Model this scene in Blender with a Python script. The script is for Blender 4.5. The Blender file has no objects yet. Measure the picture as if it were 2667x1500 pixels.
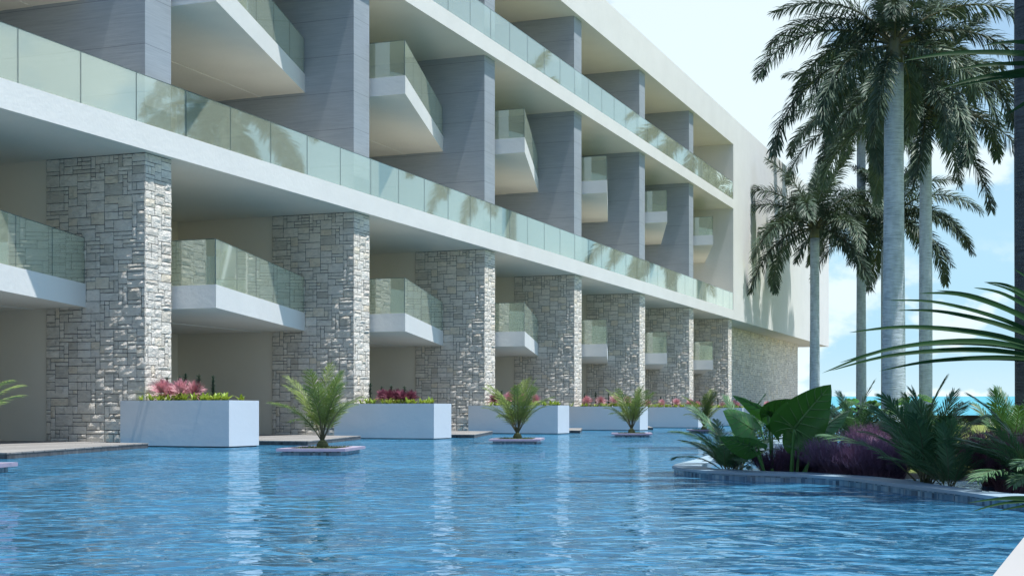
import bpy, math, random
from mathutils import Vector, Matrix, noise
R = math.radians
sc = bpy.context.scene
COL = sc.collection
random.seed(7)

# ------------------------------------------------------------------ frame
TH = math.atan(1412 / 3660)
S, C = math.sin(TH), math.cos(TH)
WATER = -0.75
DECK = -0.65


def P(s, t, z=0.0):
    return Vector((s * S + t * C, s * C - t * S, z))


DS = Vector((S, C, 0))      # along the facade, away from the camera
DT = Vector((C, -S, 0))     # out of the facade
UP = Vector((0, 0, 1))


# ------------------------------------------------------------------ helpers
class MB:
    def __init__(self):
        self.v, self.f, self.m, self.c, self.sm = [], [], [], [], []
        self.mi = 0
        self.col = 0.5
        self.smooth = False

    def vert(self, p):
        self.v.append(tuple(p))
        return len(self.v) - 1

    def face(self, idx):
        self.f.append(tuple(idx))
        self.m.append(self.mi)
        self.c.append(self.col)
        self.sm.append(self.smooth)

    def poly(self, pts):
        self.face([self.vert(p) for p in pts])

    def frame_box(self, o, a, b, c):
        """box from corner o with edge vectors a, b, c (right handed)"""
        p = [o, o + a, o + a + b, o + b, o + c, o + a + c, o + a + b + c, o + b + c]
        i = [self.vert(q) for q in p]
        for q in ((0, 3, 2, 1), (4, 5, 6, 7), (0, 1, 5, 4), (1, 2, 6, 5), (2, 3, 7, 6), (3, 0, 4, 7)):
            self.face([i[k] for k in q])

    def underside(self, k, first=0):
        """paint the downward facing faces with material k"""
        for i in range(first, len(self.f)):
            p = [Vector(self.v[q]) for q in self.f[i]]
            if (p[1] - p[0]).cross(p[2] - p[0]).normalized().z < -.9:
                self.m[i] = k

    def box_st(self, s0, s1, t0, t1, z0, z1):
        # (DT, DS, UP) is right handed
        self.frame_box(P(s0, t0, z0), DT * (t1 - t0), DS * (s1 - s0), UP * (z1 - z0))

    def box(self, x0, x1, y0, y1, z0, z1):
        self.frame_box(Vector((x0, y0, z0)), Vector((x1 - x0, 0, 0)), Vector((0, y1 - y0, 0)), Vector((0, 0, z1 - z0)))

    def prism(self, pts, z0, z1):
        """pts: 2-D outline (counter clockwise, world x y)"""
        n = len(pts)
        if sum(pts[i][0] * pts[(i + 1) % n][1] - pts[(i + 1) % n][0] * pts[i][1] for i in range(n)) < 0:
            pts = pts[::-1]
        lo = [self.vert((p[0], p[1], z0)) for p in pts]
        hi = [self.vert((p[0], p[1], z1)) for p in pts]
        self.face(lo[::-1])
        self.face(hi)
        for i in range(n):
            j = (i + 1) % n
            self.face((lo[i], lo[j], hi[j], hi[i]))

    def tube(self, pts, radii, seg=6, cap=True):
        rings = []
        for i, p in enumerate(pts):
            p = Vector(p)
            d = (Vector(pts[min(i + 1, len(pts) - 1)]) - Vector(pts[max(i - 1, 0)])).normalized()
            a = d.orthogonal().normalized() if abs(d.z) < .95 else Vector((1, 0, 0)).cross(d).normalized()
            if abs(d.z) >= .95:
                a = d.cross(Vector((0, 1, 0))).normalized()
            b = d.cross(a)
            rings.append([self.vert(p + (a * math.cos(2 * math.pi * k / seg) + b * math.sin(2 * math.pi * k / seg)) * radii[i]) for k in range(seg)])
        for i in range(len(pts) - 1):
            for k in range(seg):
                q = (k + 1) % seg
                self.face((rings[i][k], rings[i][q], rings[i + 1][q], rings[i + 1][k]))
        if cap:
            self.face(rings[0][::-1])
            self.face(rings[-1])

    def mesh(self, name, mats, off=None):
        me = bpy.data.meshes.new(name)
        vs = self.v if off is None else [(x - off[0], y - off[1], z - off[2]) for x, y, z in self.v]
        me.from_pydata(vs, [], self.f)
        for m in mats:
            me.materials.append(m)
        me.polygons.foreach_set('material_index', self.m)
        me.polygons.foreach_set('use_smooth', self.sm)
        if any(abs(x - .5) > 1e-6 for x in self.c):
            at = me.attributes.new('tone', 'FLOAT', 'FACE')
            at.data.foreach_set('value', self.c)
        me.update()
        return me


def link(name, data, parent=None, loc=None, label=None):
    o = bpy.data.objects.new(name, data)
    COL.objects.link(o)
    if parent is not None:
        o.parent = parent
    if loc is not None:
        o.location = loc
    if label:
        o['label'] = label
    return o


def build(name, mb, mats, parent=None, label=None):
    """mesh given in world coordinates; stored relative to its parent chain"""
    if not isinstance(mats, (list, tuple)):
        mats = [mats]
    off = Vector((0, 0, 0))
    q = parent
    while q is not None:
        off = off + q.location
        q = q.parent
    return link(name, mb.mesh(name, mats, off), parent, None, label)


def local(name, mb, mats, parent=None, loc=(0, 0, 0), label=None):
    if not isinstance(mats, (list, tuple)):
        mats = [mats]
    return link(name, mb.mesh(name, mats), parent, loc, label)


def tag(o, label, cat, group=None, kind=None):
    o['label'] = label
    o['category'] = cat
    if group:
        o['group'] = group
    if kind:
        o['kind'] = kind
    return o


def thing(name, label, cat, loc, group=None, rz=0.0):
    o = link(name, None, None, loc)
    o.rotation_euler.z = rz
    o.empty_display_size = .2
    return tag(o, label, cat, group)


def dup(o, loc=None, rz=None, label=None, group=None, parent=None):
    c = o.copy()
    COL.objects.link(c)
    if parent is not None:
        c.parent = parent
    if loc is not None:
        c.location = loc
    if rz is not None:
        c.rotation_euler.z = rz
    if label:
        c['label'] = label
    if group:
        c['group'] = group
    for ch in list(o.children):
        dup(ch, parent=c)
    return c


def struct(name, mb, mats, label=None, cat=None, kind='structure'):
    o = build(name, mb, mats)
    o['kind'] = kind
    if label:
        o['label'] = label
    if cat:
        o['category'] = cat
    return o


# ------------------------------------------------------------------ materials
def newmat(name):
    m = bpy.data.materials.new(name)
    m.use_nodes = True
    nt = m.node_tree
    bs = nt.nodes['Principled BSDF']
    return m, nt, bs


def N(nt, typ, **kw):
    n = nt.nodes.new(typ)
    for k, v in kw.items():
        if k in n.inputs.keys() if isinstance(k, str) else False:
            n.inputs[k].default_value = v
        else:
            setattr(n, k, v)
    return n


def L(nt, a, b):
    nt.links.new(a, b)


def pos(nt, scale=(1, 1, 1), rot=(0, 0, 0)):
    g = N(nt, 'ShaderNodeNewGeometry')
    mp = N(nt, 'ShaderNodeMapping')
    mp.inputs['Scale'].default_value = scale
    mp.inputs['Rotation'].default_value = rot
    L(nt, g.outputs['Position'], mp.inputs['Vector'])
    return mp.outputs['Vector']


def facade_pos(nt, scale):
    """texture space turned so that x runs out of the facade, y along it"""
    g = N(nt, 'ShaderNodeNewGeometry')
    r = N(nt, 'ShaderNodeVectorRotate', rotation_type='Z_AXIS')
    r.inputs['Angle'].default_value = TH
    L(nt, g.outputs['Position'], r.inputs['Vector'])
    mp = N(nt, 'ShaderNodeMapping')
    mp.inputs['Scale'].default_value = scale
    L(nt, r.outputs[0], mp.inputs['Vector'])
    return mp.outputs['Vector'], r.outputs[0]


def noise_tex(nt, vec, scale, detail=4, rough=.55, dist=0.0):
    n = N(nt, 'ShaderNodeTexNoise')
    n.inputs['Scale'].default_value = scale
    n.inputs['Detail'].default_value = detail
    n.inputs['Roughness'].default_value = rough
    n.inputs['Distortion'].default_value = dist
    if vec is not None:
        L(nt, vec, n.inputs['Vector'])
    return n.outputs['Fac']


def ramp(nt, fac, stops):
    r = N(nt, 'ShaderNodeValToRGB')
    el = r.color_ramp.elements
    while len(el) < len(stops):
        el.new(.5)
    for e, (p, c) in zip(el, stops):
        e.position = p
        e.color = tuple(c) + (1,) if len(c) == 3 else c
    L(nt, fac, r.inputs['Fac'])
    return r.outputs['Color']


def math_node(nt, op, a, b=None, c=None):
    m = N(nt, 'ShaderNodeMath', operation=op)
    for i, x in enumerate((a, b, c)):
        if x is None:
            continue
        if isinstance(x, (int, float)):
            m.inputs[i].default_value = x
        else:
            L(nt, x, m.inputs[i])
    return m.outputs[0]


def mixc(nt, fac, a, b, mode='MIX'):
    m = N(nt, 'ShaderNodeMix', data_type='RGBA', blend_type=mode)
    for i, x in ((0, fac), (6, a), (7, b)):
        if isinstance(x, (int, float)):
            m.inputs[i].default_value = x
        elif isinstance(x, tuple):
            m.inputs[i].default_value = x + (1,) if len(x) == 3 else x
        else:
            L(nt, x, m.inputs[i])
    return m.outputs[2]


def bump(nt, bs, h, strength=.3, dist=.02):
    b = N(nt, 'ShaderNodeBump')
    b.inputs['Strength'].default_value = strength
    b.inputs['Distance'].default_value = dist
    L(nt, h, b.inputs['Height'])
    L(nt, b.outputs['Normal'], bs.inputs['Normal'])


def mat_plaster(name, col, rough=.75, var=.035, b=.28):
    m, nt, bs = newmat(name)
    v = pos(nt)
    big = noise_tex(nt, v, .6, 5)
    c = ramp(nt, big, [(.3, tuple(x * (1 - var) for x in col)), (.7, tuple(min(1, x * (1 + var)) for x in col))])
    L(nt, c, bs.inputs['Base Color'])
    bs.inputs['Roughness'].default_value = rough
    h = noise_tex(nt, v, 9, 6, .6)
    h2 = noise_tex(nt, v, 1.6, 3)
    bump(nt, bs, math_node(nt, 'ADD', h, math_node(nt, 'MULTIPLY', h2, 1.5)), b, .02)
    return m


WHITE = mat_plaster('white_plaster', (.75, .75, .72))
SOFFIT = mat_plaster('soffit_warm_bounce', (.80, .745, .64))  # plaster with warm bounce light put into the underside colour
RECESS = mat_plaster('recess_warm_fill', (.80, .75, .645), .8, .03, .15)  # plaster with the warm fill light of the recesses put into its colour
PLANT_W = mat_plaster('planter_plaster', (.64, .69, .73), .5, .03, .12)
CURB = mat_plaster('curb_plaster', (.26, .37, .45), .5, .05, .1)
LEDGE = mat_plaster('ledge_plaster', (.37, .368, .36), .6, .02, .06)


def mat_slate():
    m, nt, bs = newmat('grey_cladding')
    v, raw = facade_pos(nt, (.55, .55, 16))
    g1 = noise_tex(nt, v, 2.2, 6, .65, .3)
    v2, _ = facade_pos(nt, (.9, .9, 2.2))
    g2 = noise_tex(nt, v2, 1.2, 4)
    f = math_node(nt, 'ADD', math_node(nt, 'MULTIPLY', g1, .75), math_node(nt, 'MULTIPLY', g2, .25))
    c = ramp(nt, f, [(.25, (.26, .30, .34)), (.5, (.345, .385, .425)), (.75, (.425, .465, .50))])
    sep = N(nt, 'ShaderNodeSeparateXYZ')
    L(nt, raw, sep.inputs[0])
    z = math_node(nt, 'FRACT', math_node(nt, 'DIVIDE', math_node(nt, 'ADD', sep.outputs[2], .35), 1.03))
    line = math_node(nt, 'LESS_THAN', z, .014)
    c = mixc(nt, math_node(nt, 'MULTIPLY', line, .55), c, (.10, .11, .13))
    L(nt, c, bs.inputs['Base Color'])
    bs.inputs['Roughness'].default_value = .55
    bump(nt, bs, g1, .25, .012)
    return m


SLATE = mat_slate()


def mat_stone():
    m, nt, bs = newmat('split_stone')
    at = N(nt, 'ShaderNodeAttribute')
    at.attribute_name = 'tone'
    v = pos(nt)
    n1 = noise_tex(nt, pos(nt, (1, 1, 2.4)), 6, 8, .68, .8)
    n2 = noise_tex(nt, v, 1.7, 4)
    c = ramp(nt, at.outputs['Fac'], [(0, (.40, .385, .355)), (.35, (.50, .49, .47)), (.7, (.60, .59, .57)), (1, (.57, .53, .46))])
    c = mixc(nt, .55, c, ramp(nt, n1, [(.28, (.26, .25, .24)), (.5, (.74, .74, .73)), (.75, (.98, .96, .93))]), 'MULTIPLY')  # streaked tone puts the shading of split ledges into the colour
    c = mixc(nt, math_node(nt, 'MULTIPLY', n2, .14), c, (.50, .44, .36))
    gain = mixc(nt, 1.0, c, (1.86, 1.79, 1.68), 'MULTIPLY')
    L(nt, gain, bs.inputs['Base Color'])
    bs.inputs['Roughness'].default_value = .85
    h = noise_tex(nt, pos(nt, (1, 1, 2.2)), 8, 9, .70, .9)
    bump(nt, bs, h, .8, .09)
    return m


STONE = mat_stone()
m, nt, bs = newmat('dark_mortar')  # dark mortar showing in the joints between stones
bs.inputs['Roughness'].default_value = .95
h = noise_tex(nt, pos(nt), 20, 4)
L(nt, ramp(nt, h, [(.3, (.07, .07, .07)), (.7, (.14, .14, .13))]), bs.inputs['Base Color'])
MORTAR = m


def mat_glass(name, tint, refl):
    m, nt, bs = newmat(name)
    nt.nodes.remove(bs)
    out = nt.nodes['Material Output']
    tr = N(nt, 'ShaderNodeBsdfTransparent')
    tr.inputs['Color'].default_value = tint + (1,)
    gl = N(nt, 'ShaderNodeBsdfGlossy')
    gl.inputs['Roughness'].default_value = .03
    gl.inputs['Color'].default_value = (.93, 1.0, .97, 1)
    ge = N(nt, 'ShaderNodeNewGeometry')
    dt = N(nt, 'ShaderNodeVectorMath', operation='DOT_PRODUCT')
    L(nt, ge.outputs['Incoming'], dt.inputs[0])
    L(nt, ge.outputs['Normal'], dt.inputs[1])
    inv = math_node(nt, 'SUBTRACT', 1.0, math_node(nt, 'ABSOLUTE', dt.outputs['Value']))
    fac = math_node(nt, 'MINIMUM', math_node(nt, 'ADD', math_node(nt, 'MULTIPLY', math_node(nt, 'POWER', inv, 4.0), .8), refl), 1.0)
    mx = N(nt, 'ShaderNodeMixShader')
    L(nt, fac, mx.inputs[0])
    L(nt, tr.outputs[0], mx.inputs[1])
    L(nt, gl.outputs[0], mx.inputs[2])
    df = N(nt, 'ShaderNodeBsdfDiffuse')
    df.inputs['Color'].default_value = (.84, .88, .68, 1)
    m2 = N(nt, 'ShaderNodeMixShader')
    m2.inputs[0].default_value = .19
    L(nt, mx.outputs[0], m2.inputs[1])
    L(nt, df.outputs[0], m2.inputs[2])
    L(nt, m2.outputs[0], out.inputs['Surface'])
    return m


GLASS = mat_glass('green_glass', (.95, .98, .93), .25)
m, nt, bs = newmat('glass_edge')
h = noise_tex(nt, pos(nt), 3, 2)
L(nt, ramp(nt, h, [(.3, (.05, .085, .08)), (.7, (.09, .13, .12))]), bs.inputs['Base Color'])
bs.inputs['Roughness'].default_value = .2
GEDGE = m


def mat_deck():
    m, nt, bs = newmat('wood_deck')
    v, raw = facade_pos(nt, (1, 1, 1))
    sep = N(nt, 'ShaderNodeSeparateXYZ')
    L(nt, raw, sep.inputs[0])
    # boards run across, seen as thin lines
    fx = math_node(nt, 'DIVIDE', sep.outputs[0], .14)
    fr = math_node(nt, 'FRACT', fx)
    line = math_node(nt, 'LESS_THAN', fr, .07)
    wn = N(nt, 'ShaderNodeTexWhiteNoise', noise_dimensions='1D')
    L(nt, math_node(nt, 'FLOOR', fx), wn.inputs['W'])
    v2, _ = facade_pos(nt, (8, .8, 8))
    g = noise_tex(nt, v2, 2.5, 6, .6)
    f = math_node(nt, 'ADD', math_node(nt, 'MULTIPLY', wn.outputs['Value'], .45), math_node(nt, 'MULTIPLY', g, .55))
    c = ramp(nt, f, [(.2, (.15, .145, .14)), (.5, (.24, .235, .225)), (.8, (.33, .32, .305))])
    c = mixc(nt, line, c, (.05, .05, .05))
    L(nt, c, bs.inputs['Base Color'])
    bs.inputs['Roughness'].default_value = .7
    bump(nt, bs, g, .3, .01)
    return m


WOOD = mat_deck()
m, nt, bs = newmat('dark_deck_edge')
v, raw = facade_pos(nt, (2.2, 2.2, .8))
g = noise_tex(nt, v, 3.2, 6, .7)
sep = N(nt, 'ShaderNodeSeparateXYZ')
L(nt, raw, sep.inputs[0])
sm_ = math_node(nt, 'FRACT', math_node(nt, 'DIVIDE', math_node(nt, 'ADD', sep.outputs[1], math_node(nt, 'MULTIPLY', sep.outputs[0], .25)), .42))
ln = math_node(nt, 'LESS_THAN', sm_, .03)
c = ramp(nt, g, [(.3, (.035, .035, .04)), (.55, (.10, .10, .105)), (.75, (.20, .19, .19))])
L(nt, mixc(nt, ln, c, (.02, .02, .02)), bs.inputs['Base Color'])
bs.inputs['Roughness'].default_value = .6
bump(nt, bs, g, .4, .02)
DECK_EDGE = m


def mat_tile(name, cols, size, grout):
    m, nt, bs = newmat(name)
    g = N(nt, 'ShaderNodeNewGeometry')
    sn = N(nt, 'ShaderNodeVectorMath', operation='SNAP')
    L(nt, g.outputs['Position'], sn.inputs[0])
    sn.inputs[1].default_value = (size, size, size)
    wn = N(nt, 'ShaderNodeTexWhiteNoise', noise_dimensions='3D')
    L(nt, sn.outputs[0], wn.inputs['Vector'])
    c = ramp(nt, wn.outputs['Value'], cols)
    fr = N(nt, 'ShaderNodeVectorMath', operation='FRACTION')
    dv = N(nt, 'ShaderNodeVectorMath', operation='DIVIDE')
    L(nt, g.outputs['Position'], dv.inputs[0])
    dv.inputs[1].default_value = (size, size, size)
    L(nt, dv.outputs[0], fr.inputs[0])
    sp = N(nt, 'ShaderNodeSeparateXYZ')
    L(nt, fr.outputs[0], sp.inputs[0])
    ln = math_node(nt, 'LESS_THAN', math_node(nt, 'MINIMUM', sp.outputs[0], sp.outputs[2]), .06)
    L(nt, mixc(nt, ln, c, grout), bs.inputs['Base Color'])
    bs.inputs['Roughness'].default_value = .2
    return m


TILE = mat_tile('blue_mosaic', [(0, (.02, .055, .10)), (.14, (.06, .15, .24)), (.5, (.12, .26, .38)), (.85, (.19, .34, .45)), (1, (.28, .42, .5))], .047, (.16, .25, .31))


def mat_simple(name, a, b, scale, rough=.7, bs_=.0, detail=5, strength=.3, dist=.02):
    m, nt, bs = newmat(name)
    h = noise_tex(nt, pos(nt), scale, detail, .6)
    L(nt, ramp(nt, h, [(.3, a), (.7, b)]), bs.inputs['Base Color'])
    bs.inputs['Roughness'].default_value = rough
    if strength:
        bump(nt, bs, h, strength, dist)
    return m


RIM = mat_simple('lilac_rim', (.34, .29, .40), (.41, .36, .46), 4, .45, strength=.05)
SOIL = mat_simple('dark_soil', (.02, .016, .012), (.06, .045, .03), 9, .95)
LAWN = mat_simple('lawn', (.11, .15, .022), (.20, .235, .045), 5, .95, detail=8, strength=.6, dist=.04)
SAND = mat_simple('sandy_ground', (.17, .17, .15), (.24, .24, .22), .4, .95)
GAP_DARK = mat_simple('gap_darkness', (.006, .006, .007), (.014, .014, .015), 3, .9)  # near black for the darkness of the gap beyond the lawn
DARKBASE = mat_simple('dark_footing', (.04, .06, .08), (.07, .10, .13), 4, .6)


def mat_leaf(name, a, b, scale=3.0, rough=.42, trans=.22, tcol=None, spec=.4, rnd=.25):
    m, nt, bs = newmat(name)
    out = nt.nodes['Material Output']
    h = noise_tex(nt, pos(nt), scale, 3)
    oi = N(nt, 'ShaderNodeObjectInfo')
    f = math_node(nt, 'ADD', math_node(nt, 'MULTIPLY', h, 1 - rnd), math_node(nt, 'MULTIPLY', oi.outputs['Random'], rnd))
    at = N(nt, 'ShaderNodeAttribute')
    at.attribute_name = 'tone'
    c = ramp(nt, f, [(.3, a), (.7, b)])
    L(nt, c, bs.inputs['Base Color'])
    bs.inputs['Roughness'].default_value = rough
    bs.inputs['Specular IOR Level'].default_value = spec
    if trans > 0:
        tl = N(nt, 'ShaderNodeBsdfTranslucent')
        tc = tcol or tuple(min(1, x * 1.6) for x in b)
        tl.inputs['Color'].default_value = tc + (1,)
        mx = N(nt, 'ShaderNodeMixShader')
        mx.inputs[0].default_value = trans
        L(nt, bs.outputs[0], mx.inputs[1])
        L(nt, tl.outputs[0], mx.inputs[2])
        L(nt, mx.outputs[0], out.inputs['Surface'])
    return m


ROYAL = mat_leaf('royal_frond', (.026, .052, .036), (.125, .185, .125), 2.6, .5, .10, (.09, .13, .05), .3)
RACHIS = mat_leaf('frond_stalk', (.07, .075, .04), (.12, .12, .06), 2, .5, 0)
SHAFT = mat_leaf('crown_shaft', (.10, .115, .06), (.17, .175, .10), 2, .4, 0)
CYCAD = mat_leaf('island_frond', (.13, .185, .045), (.26, .34, .095), 2.5, .45, .25, (.22, .32, .08))
FERN = mat_leaf('garden_frond', (.05, .125, .065), (.12, .24, .11), 2.5, .45, .2, (.08, .20, .05))
FAN = mat_leaf('fan_leaf', (.007, .030, .009), (.016, .060, .018), 2.5, .6, .12, (.03, .12, .03), .12)
EAR = mat_leaf('ear_leaf', (.016, .06, .016), (.04, .115, .03), 3, .3, .25, (.10, .34, .03), .5)
EARB = mat_leaf('ear_leaf_bright', (.03, .12, .03), (.06, .20, .045), 3, .32, .25, (.16, .45, .04), .5)
STALK = mat_leaf('ear_stalk', (.05, .15, .035), (.09, .22, .05), 3, .35, 0)
VEIN = mat_leaf('ear_vein', (.08, .17, .05), (.12, .23, .07), 3, .4, 0)
LIME = mat_leaf('lime_leaf', (.15, .26, .03), (.32, .44, .07), 6, .4, .25, (.4, .5, .06))
DARKL = mat_leaf('dark_leaf', (.015, .035, .025), (.04, .08, .05), 6, .4, .1)
PINK = mat_leaf('pink_flower', (.58, .28, .33), (.76, .46, .49), 6, .6, .25, (.6, .2, .25))
MAUVE = mat_leaf('maroon_flower', (.16, .045, .075), (.30, .09, .14), 6, .6, .2, (.3, .1, .15))
PURPLE = mat_leaf('purple_grass', (.12, .07, .12), (.25, .16, .24), 5, .7, .2, (.2, .1, .2))
WINE = mat_leaf('wine_grass', (.15, .07, .10), (.28, .15, .19), 5, .7, .2, (.25, .1, .15))
GRASS = mat_leaf('grass_blade', (.05, .09, .02), (.12, .17, .04), 5, .6, .2)
HEDGE = mat_leaf('hedge_leaf', (.018, .04, .018), (.04, .08, .03), 3, .5, .1)


def mat_trunk(name, a, b):
    m, nt, bs = newmat(name)
    v = pos(nt, (1.2, 1.2, 17))
    n1 = noise_tex(nt, v, 2.0, 5, .6, .4)
    v2 = pos(nt, (3, 3, 1.2))
    n2 = noise_tex(nt, v2, 1.5, 4)
    f = math_node(nt, 'ADD', math_node(nt, 'MULTIPLY', n1, .7), math_node(nt, 'MULTIPLY', n2, .3))
    L(nt, ramp(nt, f, [(.36, a), (.56, b)]), bs.inputs['Base Color'])
    bs.inputs['Roughness'].default_value = .85
    bump(nt, bs, n1, .7, .05)
    return m


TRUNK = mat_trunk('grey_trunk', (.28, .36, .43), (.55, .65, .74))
TRUNK_SHADED = mat_trunk('shaded_trunk', (.03, .035, .045), (.085, .095, .11))  # trunk bark with its shade put into the colour


def mat_water():
    m, nt, bs = newmat('pool_water')
    out = nt.nodes['Material Output']
    v = pos(nt)
    v1 = pos(nt, (1.0, 1.0, 1))
    a = noise_tex(nt, v1, 2.5, 1.6, .42, .7)
    b_ = noise_tex(nt, v1, 7.0, 1.5, .5, .8)
    c_ = noise_tex(nt, v1, .8, 3, .5, .3)
    h = math_node(nt, 'ADD', math_node(nt, 'ADD', math_node(nt, 'MULTIPLY', a, 1.0), math_node(nt, 'MULTIPLY', b_, .16)), math_node(nt, 'MULTIPLY', c_, 1.0))
    tone = noise_tex(nt, v1, 5.0, 3.5, .55, 1.6)  # mottle of pool tiles, with wavelet caustics painted into the same colour
    tone2 = noise_tex(nt, v, .35, 3)
    f = math_node(nt, 'ADD', math_node(nt, 'MULTIPLY', tone, .7), math_node(nt, 'MULTIPLY', tone2, .3))
    col = ramp(nt, f, [(.36, (.012, .075, .150)), (.5, (.030, .145, .262)), (.64, (.058, .215, .355))])
    bp = N(nt, 'ShaderNodeBump')
    bp.inputs['Strength'].default_value = 1.0
    bp.inputs['Distance'].default_value = .125
    L(nt, h, bp.inputs['Height'])
    nt.nodes.remove(bs)
    df = N(nt, 'ShaderNodeBsdfDiffuse')
    L(nt, col, df.inputs['Color'])
    gl = N(nt, 'ShaderNodeBsdfGlossy')
    gl.inputs['Roughness'].default_value = .01
    gl.inputs['Color'].default_value = (.80, .93, 1, 1)
    L(nt, bp.outputs['Normal'], gl.inputs['Normal'])
    fr = N(nt, 'ShaderNodeFresnel')
    fr.inputs['IOR'].default_value = 1.33
    L(nt, bp.outputs['Normal'], fr.inputs['Normal'])
    fac = math_node(nt, 'MINIMUM', math_node(nt, 'MULTIPLY', fr.outputs[0], 1.0), .82)
    mx = N(nt, 'ShaderNodeMixShader')
    L(nt, fac, mx.inputs[0])
    L(nt, df.outputs[0], mx.inputs[1])
    L(nt, gl.outputs[0], mx.inputs[2])
    L(nt, mx.outputs[0], out.inputs['Surface'])
    return m


POOL = mat_water()


def mat_sea():
    m, nt, bs = newmat('sea_water')
    v = pos(nt, (.12, .02, 1))
    a = noise_tex(nt, v, 3.0, 6, .65, .4)
    L(nt, ramp(nt, a, [(.35, (.02, .22, .31)), (.6, (.085, .38, .46))]), bs.inputs['Base Color'])
    bs.inputs['Roughness'].default_value = .5
    bs.inputs['Specular IOR Level'].default_value = .25
    return m


SEA = mat_sea()

# ------------------------------------------------------------------ setting
PITCH = 9.63
S0 = 15.67                       # left face of the first pier
Z2B, Z2T, Z3B, Z3T, ZRB, ZRT = 5.56, 6.11, 12.21, 12.75, 16.07, 17.68

mb = MB()
mb.prism([(-260, -120), (260, -120), (260, 172), (-260, 172)], -2.6, -1.6)
struct('ground', mb, SAND)

mb = MB()                         # the sea climbs to the eye's horizon
n = 40
for i in range(n):
    y0 = 170 * (25 ** (i / n))
    y1 = 170 * (25 ** ((i + 1) / n))
    zf = lambda y: -1.3 + .01175 * (y - 170)
    x0, x1 = -900, 2400
    mb.poly([(x0, y0, zf(y0)), (x1, y0, zf(y0)), (x1, y1, zf(y1)), (x0, y1, zf(y1))])
struct('sea', mb, SEA)

mb = MB()
mb.poly([(-60, -25, WATER), (40, -25, WATER), (60, 103, WATER), (-40, 103, WATER)])
struct('pool_water', mb, POOL)


def gpx(u, v, z):
    """ground point seen at photo pixel u, v"""
    y = z * 3660 / (1072 - v)
    return Vector(((u - 1333.5) / 3660 * y, y, z))


RZ = -.66
outer_px = [(2667, 1302), (2581, 1289.5), (2490, 1278), (2376, 1264.5), (2285, 1252.5), (2194, 1241.7), (2148, 1237.3), (2080, 1234.6), (2000, 1232.5), (1920, 1229.5), (1855, 1226), (1800, 1222), (1768, 1218), (1753, 1214.5), (1750, 1211.5), (1765, 1206), (1810, 1196), (1848, 1184)]
inner_px = [(2667, 1286), (2581, 1277), (2490, 1268), (2399, 1255), (2349, 1246), (2308, 1243), (2194, 1232.5), (2148, 1230.3), (2080, 1229), (2010, 1226.5), (1950, 1224.5), (1905, 1222.3), (1872, 1220), (1845, 1217), (1829, 1214.5), (1824, 1212.5), (1832, 1208), (1850, 1202), (1872, 1192)]
outer = [gpx(u, v, RZ) for u, v in outer_px]
inner = [gpx(u, v, RZ) for u, v in inner_px]
o0 = outer[0]
outer = [Vector((7.5, 2.0, RZ)), Vector((5.4, 7.3, RZ))] + outer + [Vector(q + (RZ,)) for q in ((4.1, 25), (6.0, 33), (8.9, 46), (12.0, 60), (15.2, 76), (18, 90), (20.5, 103))]
inner = [Vector((8.0, 2.2, RZ)), Vector((5.75, 7.5, RZ))] + inner + [Vector(q + (RZ,)) for q in ((4.6, 25), (6.5, 33), (9.4, 46), (12.5, 60), (15.7, 76), (18.5, 90), (21, 103))]


def smooth_line(pts, k):
    out = []
    n = len(pts)
    for i in range(n - 1):
        p0, p1, p2, p3 = pts[max(i - 1, 0)], pts[i], pts[i + 1], pts[min(i + 2, n - 1)]
        for j in range(k):
            t = j / k
            out.append(.5 * ((2 * p1) + (p2 - p0) * t + (2 * p0 - 5 * p1 + 4 * p2 - p3) * t * t + (3 * p1 - p0 - 3 * p2 + p3) * t ** 3))
    out.append(pts[-1])
    return out


def resample(pts, n):
    d = [0]
    for a, b in zip(pts, pts[1:]):
        d.append(d[-1] + (b - a).length)
    out, j = [], 0
    for i in range(n):
        q = d[-1] * i / (n - 1)
        while j < len(d) - 2 and d[j + 1] < q:
            j += 1
        w = (q - d[j]) / max(1e-9, d[j + 1] - d[j])
        out.append(pts[j].lerp(pts[j + 1], w))
    return out


oS, iS = smooth_line(outer, 5), smooth_line(inner, 5)
NR = 160
# pair the two lines by the nearest point so that the rim keeps an even width
oR = resample(oS, NR)
iD = resample(iS, 700)
iR, last = [], 0
for p in oR:
    best, bd = last, 1e9
    for k in range(last, min(last + 60, 700)):
        d = (iD[k] - p).length
        if d < bd:
            best, bd = k, d
    last = best
    iR.append(iD[best])
iR[-1] = iD[-1]
mb = MB()
for a, b, c, d in zip(oR, oR[1:], iR[1:], iR):
    lip = Vector((0, 0, -.028))
    mb.mi = 0
    mb.poly([a, d, c, b])
    mb.poly([a, b, b + lip, a + lip])
    ins = lambda o, i: (i - o).normalized() * .025
    a1, b1 = a + lip + ins(a, d), b + lip + ins(b, c)
    mb.poly([a + lip, b + lip, b1, a1])
    mb.mi = 1
    dn = Vector((0, 0, -.5))
    mb.poly([a1, b1, b1 + dn, a1 + dn])
    mb.mi = 0
    mb.poly([d, d + dn, c + dn, c])
struct('pool_kerb', mb, [CURB, TILE], 'curved pale pool kerb with a blue mosaic band', 'kerb')

mb = MB()                         # soil and lawn: strips from the kerb outwards
rows = []
for k, p in enumerate(iR):
    far = Vector((p.x + 60 + p.y * .35, p.y * .9 + 6, 0))
    row = []
    for w, z in ((0, -.80), (.012, -.78), (.035, -.72), (.08, -.66), (.2, -.66), (.45, -.66), (1, -.66)):
        q = p.lerp(far, w)
        row.append(Vector((q.x, q.y, z)))
    rows.append(row)
for a, b in zip(rows, rows[1:]):
    for j in range(6):
        mb.mi = 0 if j < 2 else 1
        mb.smooth = True
        mb.poly([a[j], a[j + 1], b[j + 1], b[j]])
mb.mi = 1
struct('lawn', mb, [SOIL, LAWN])

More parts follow.
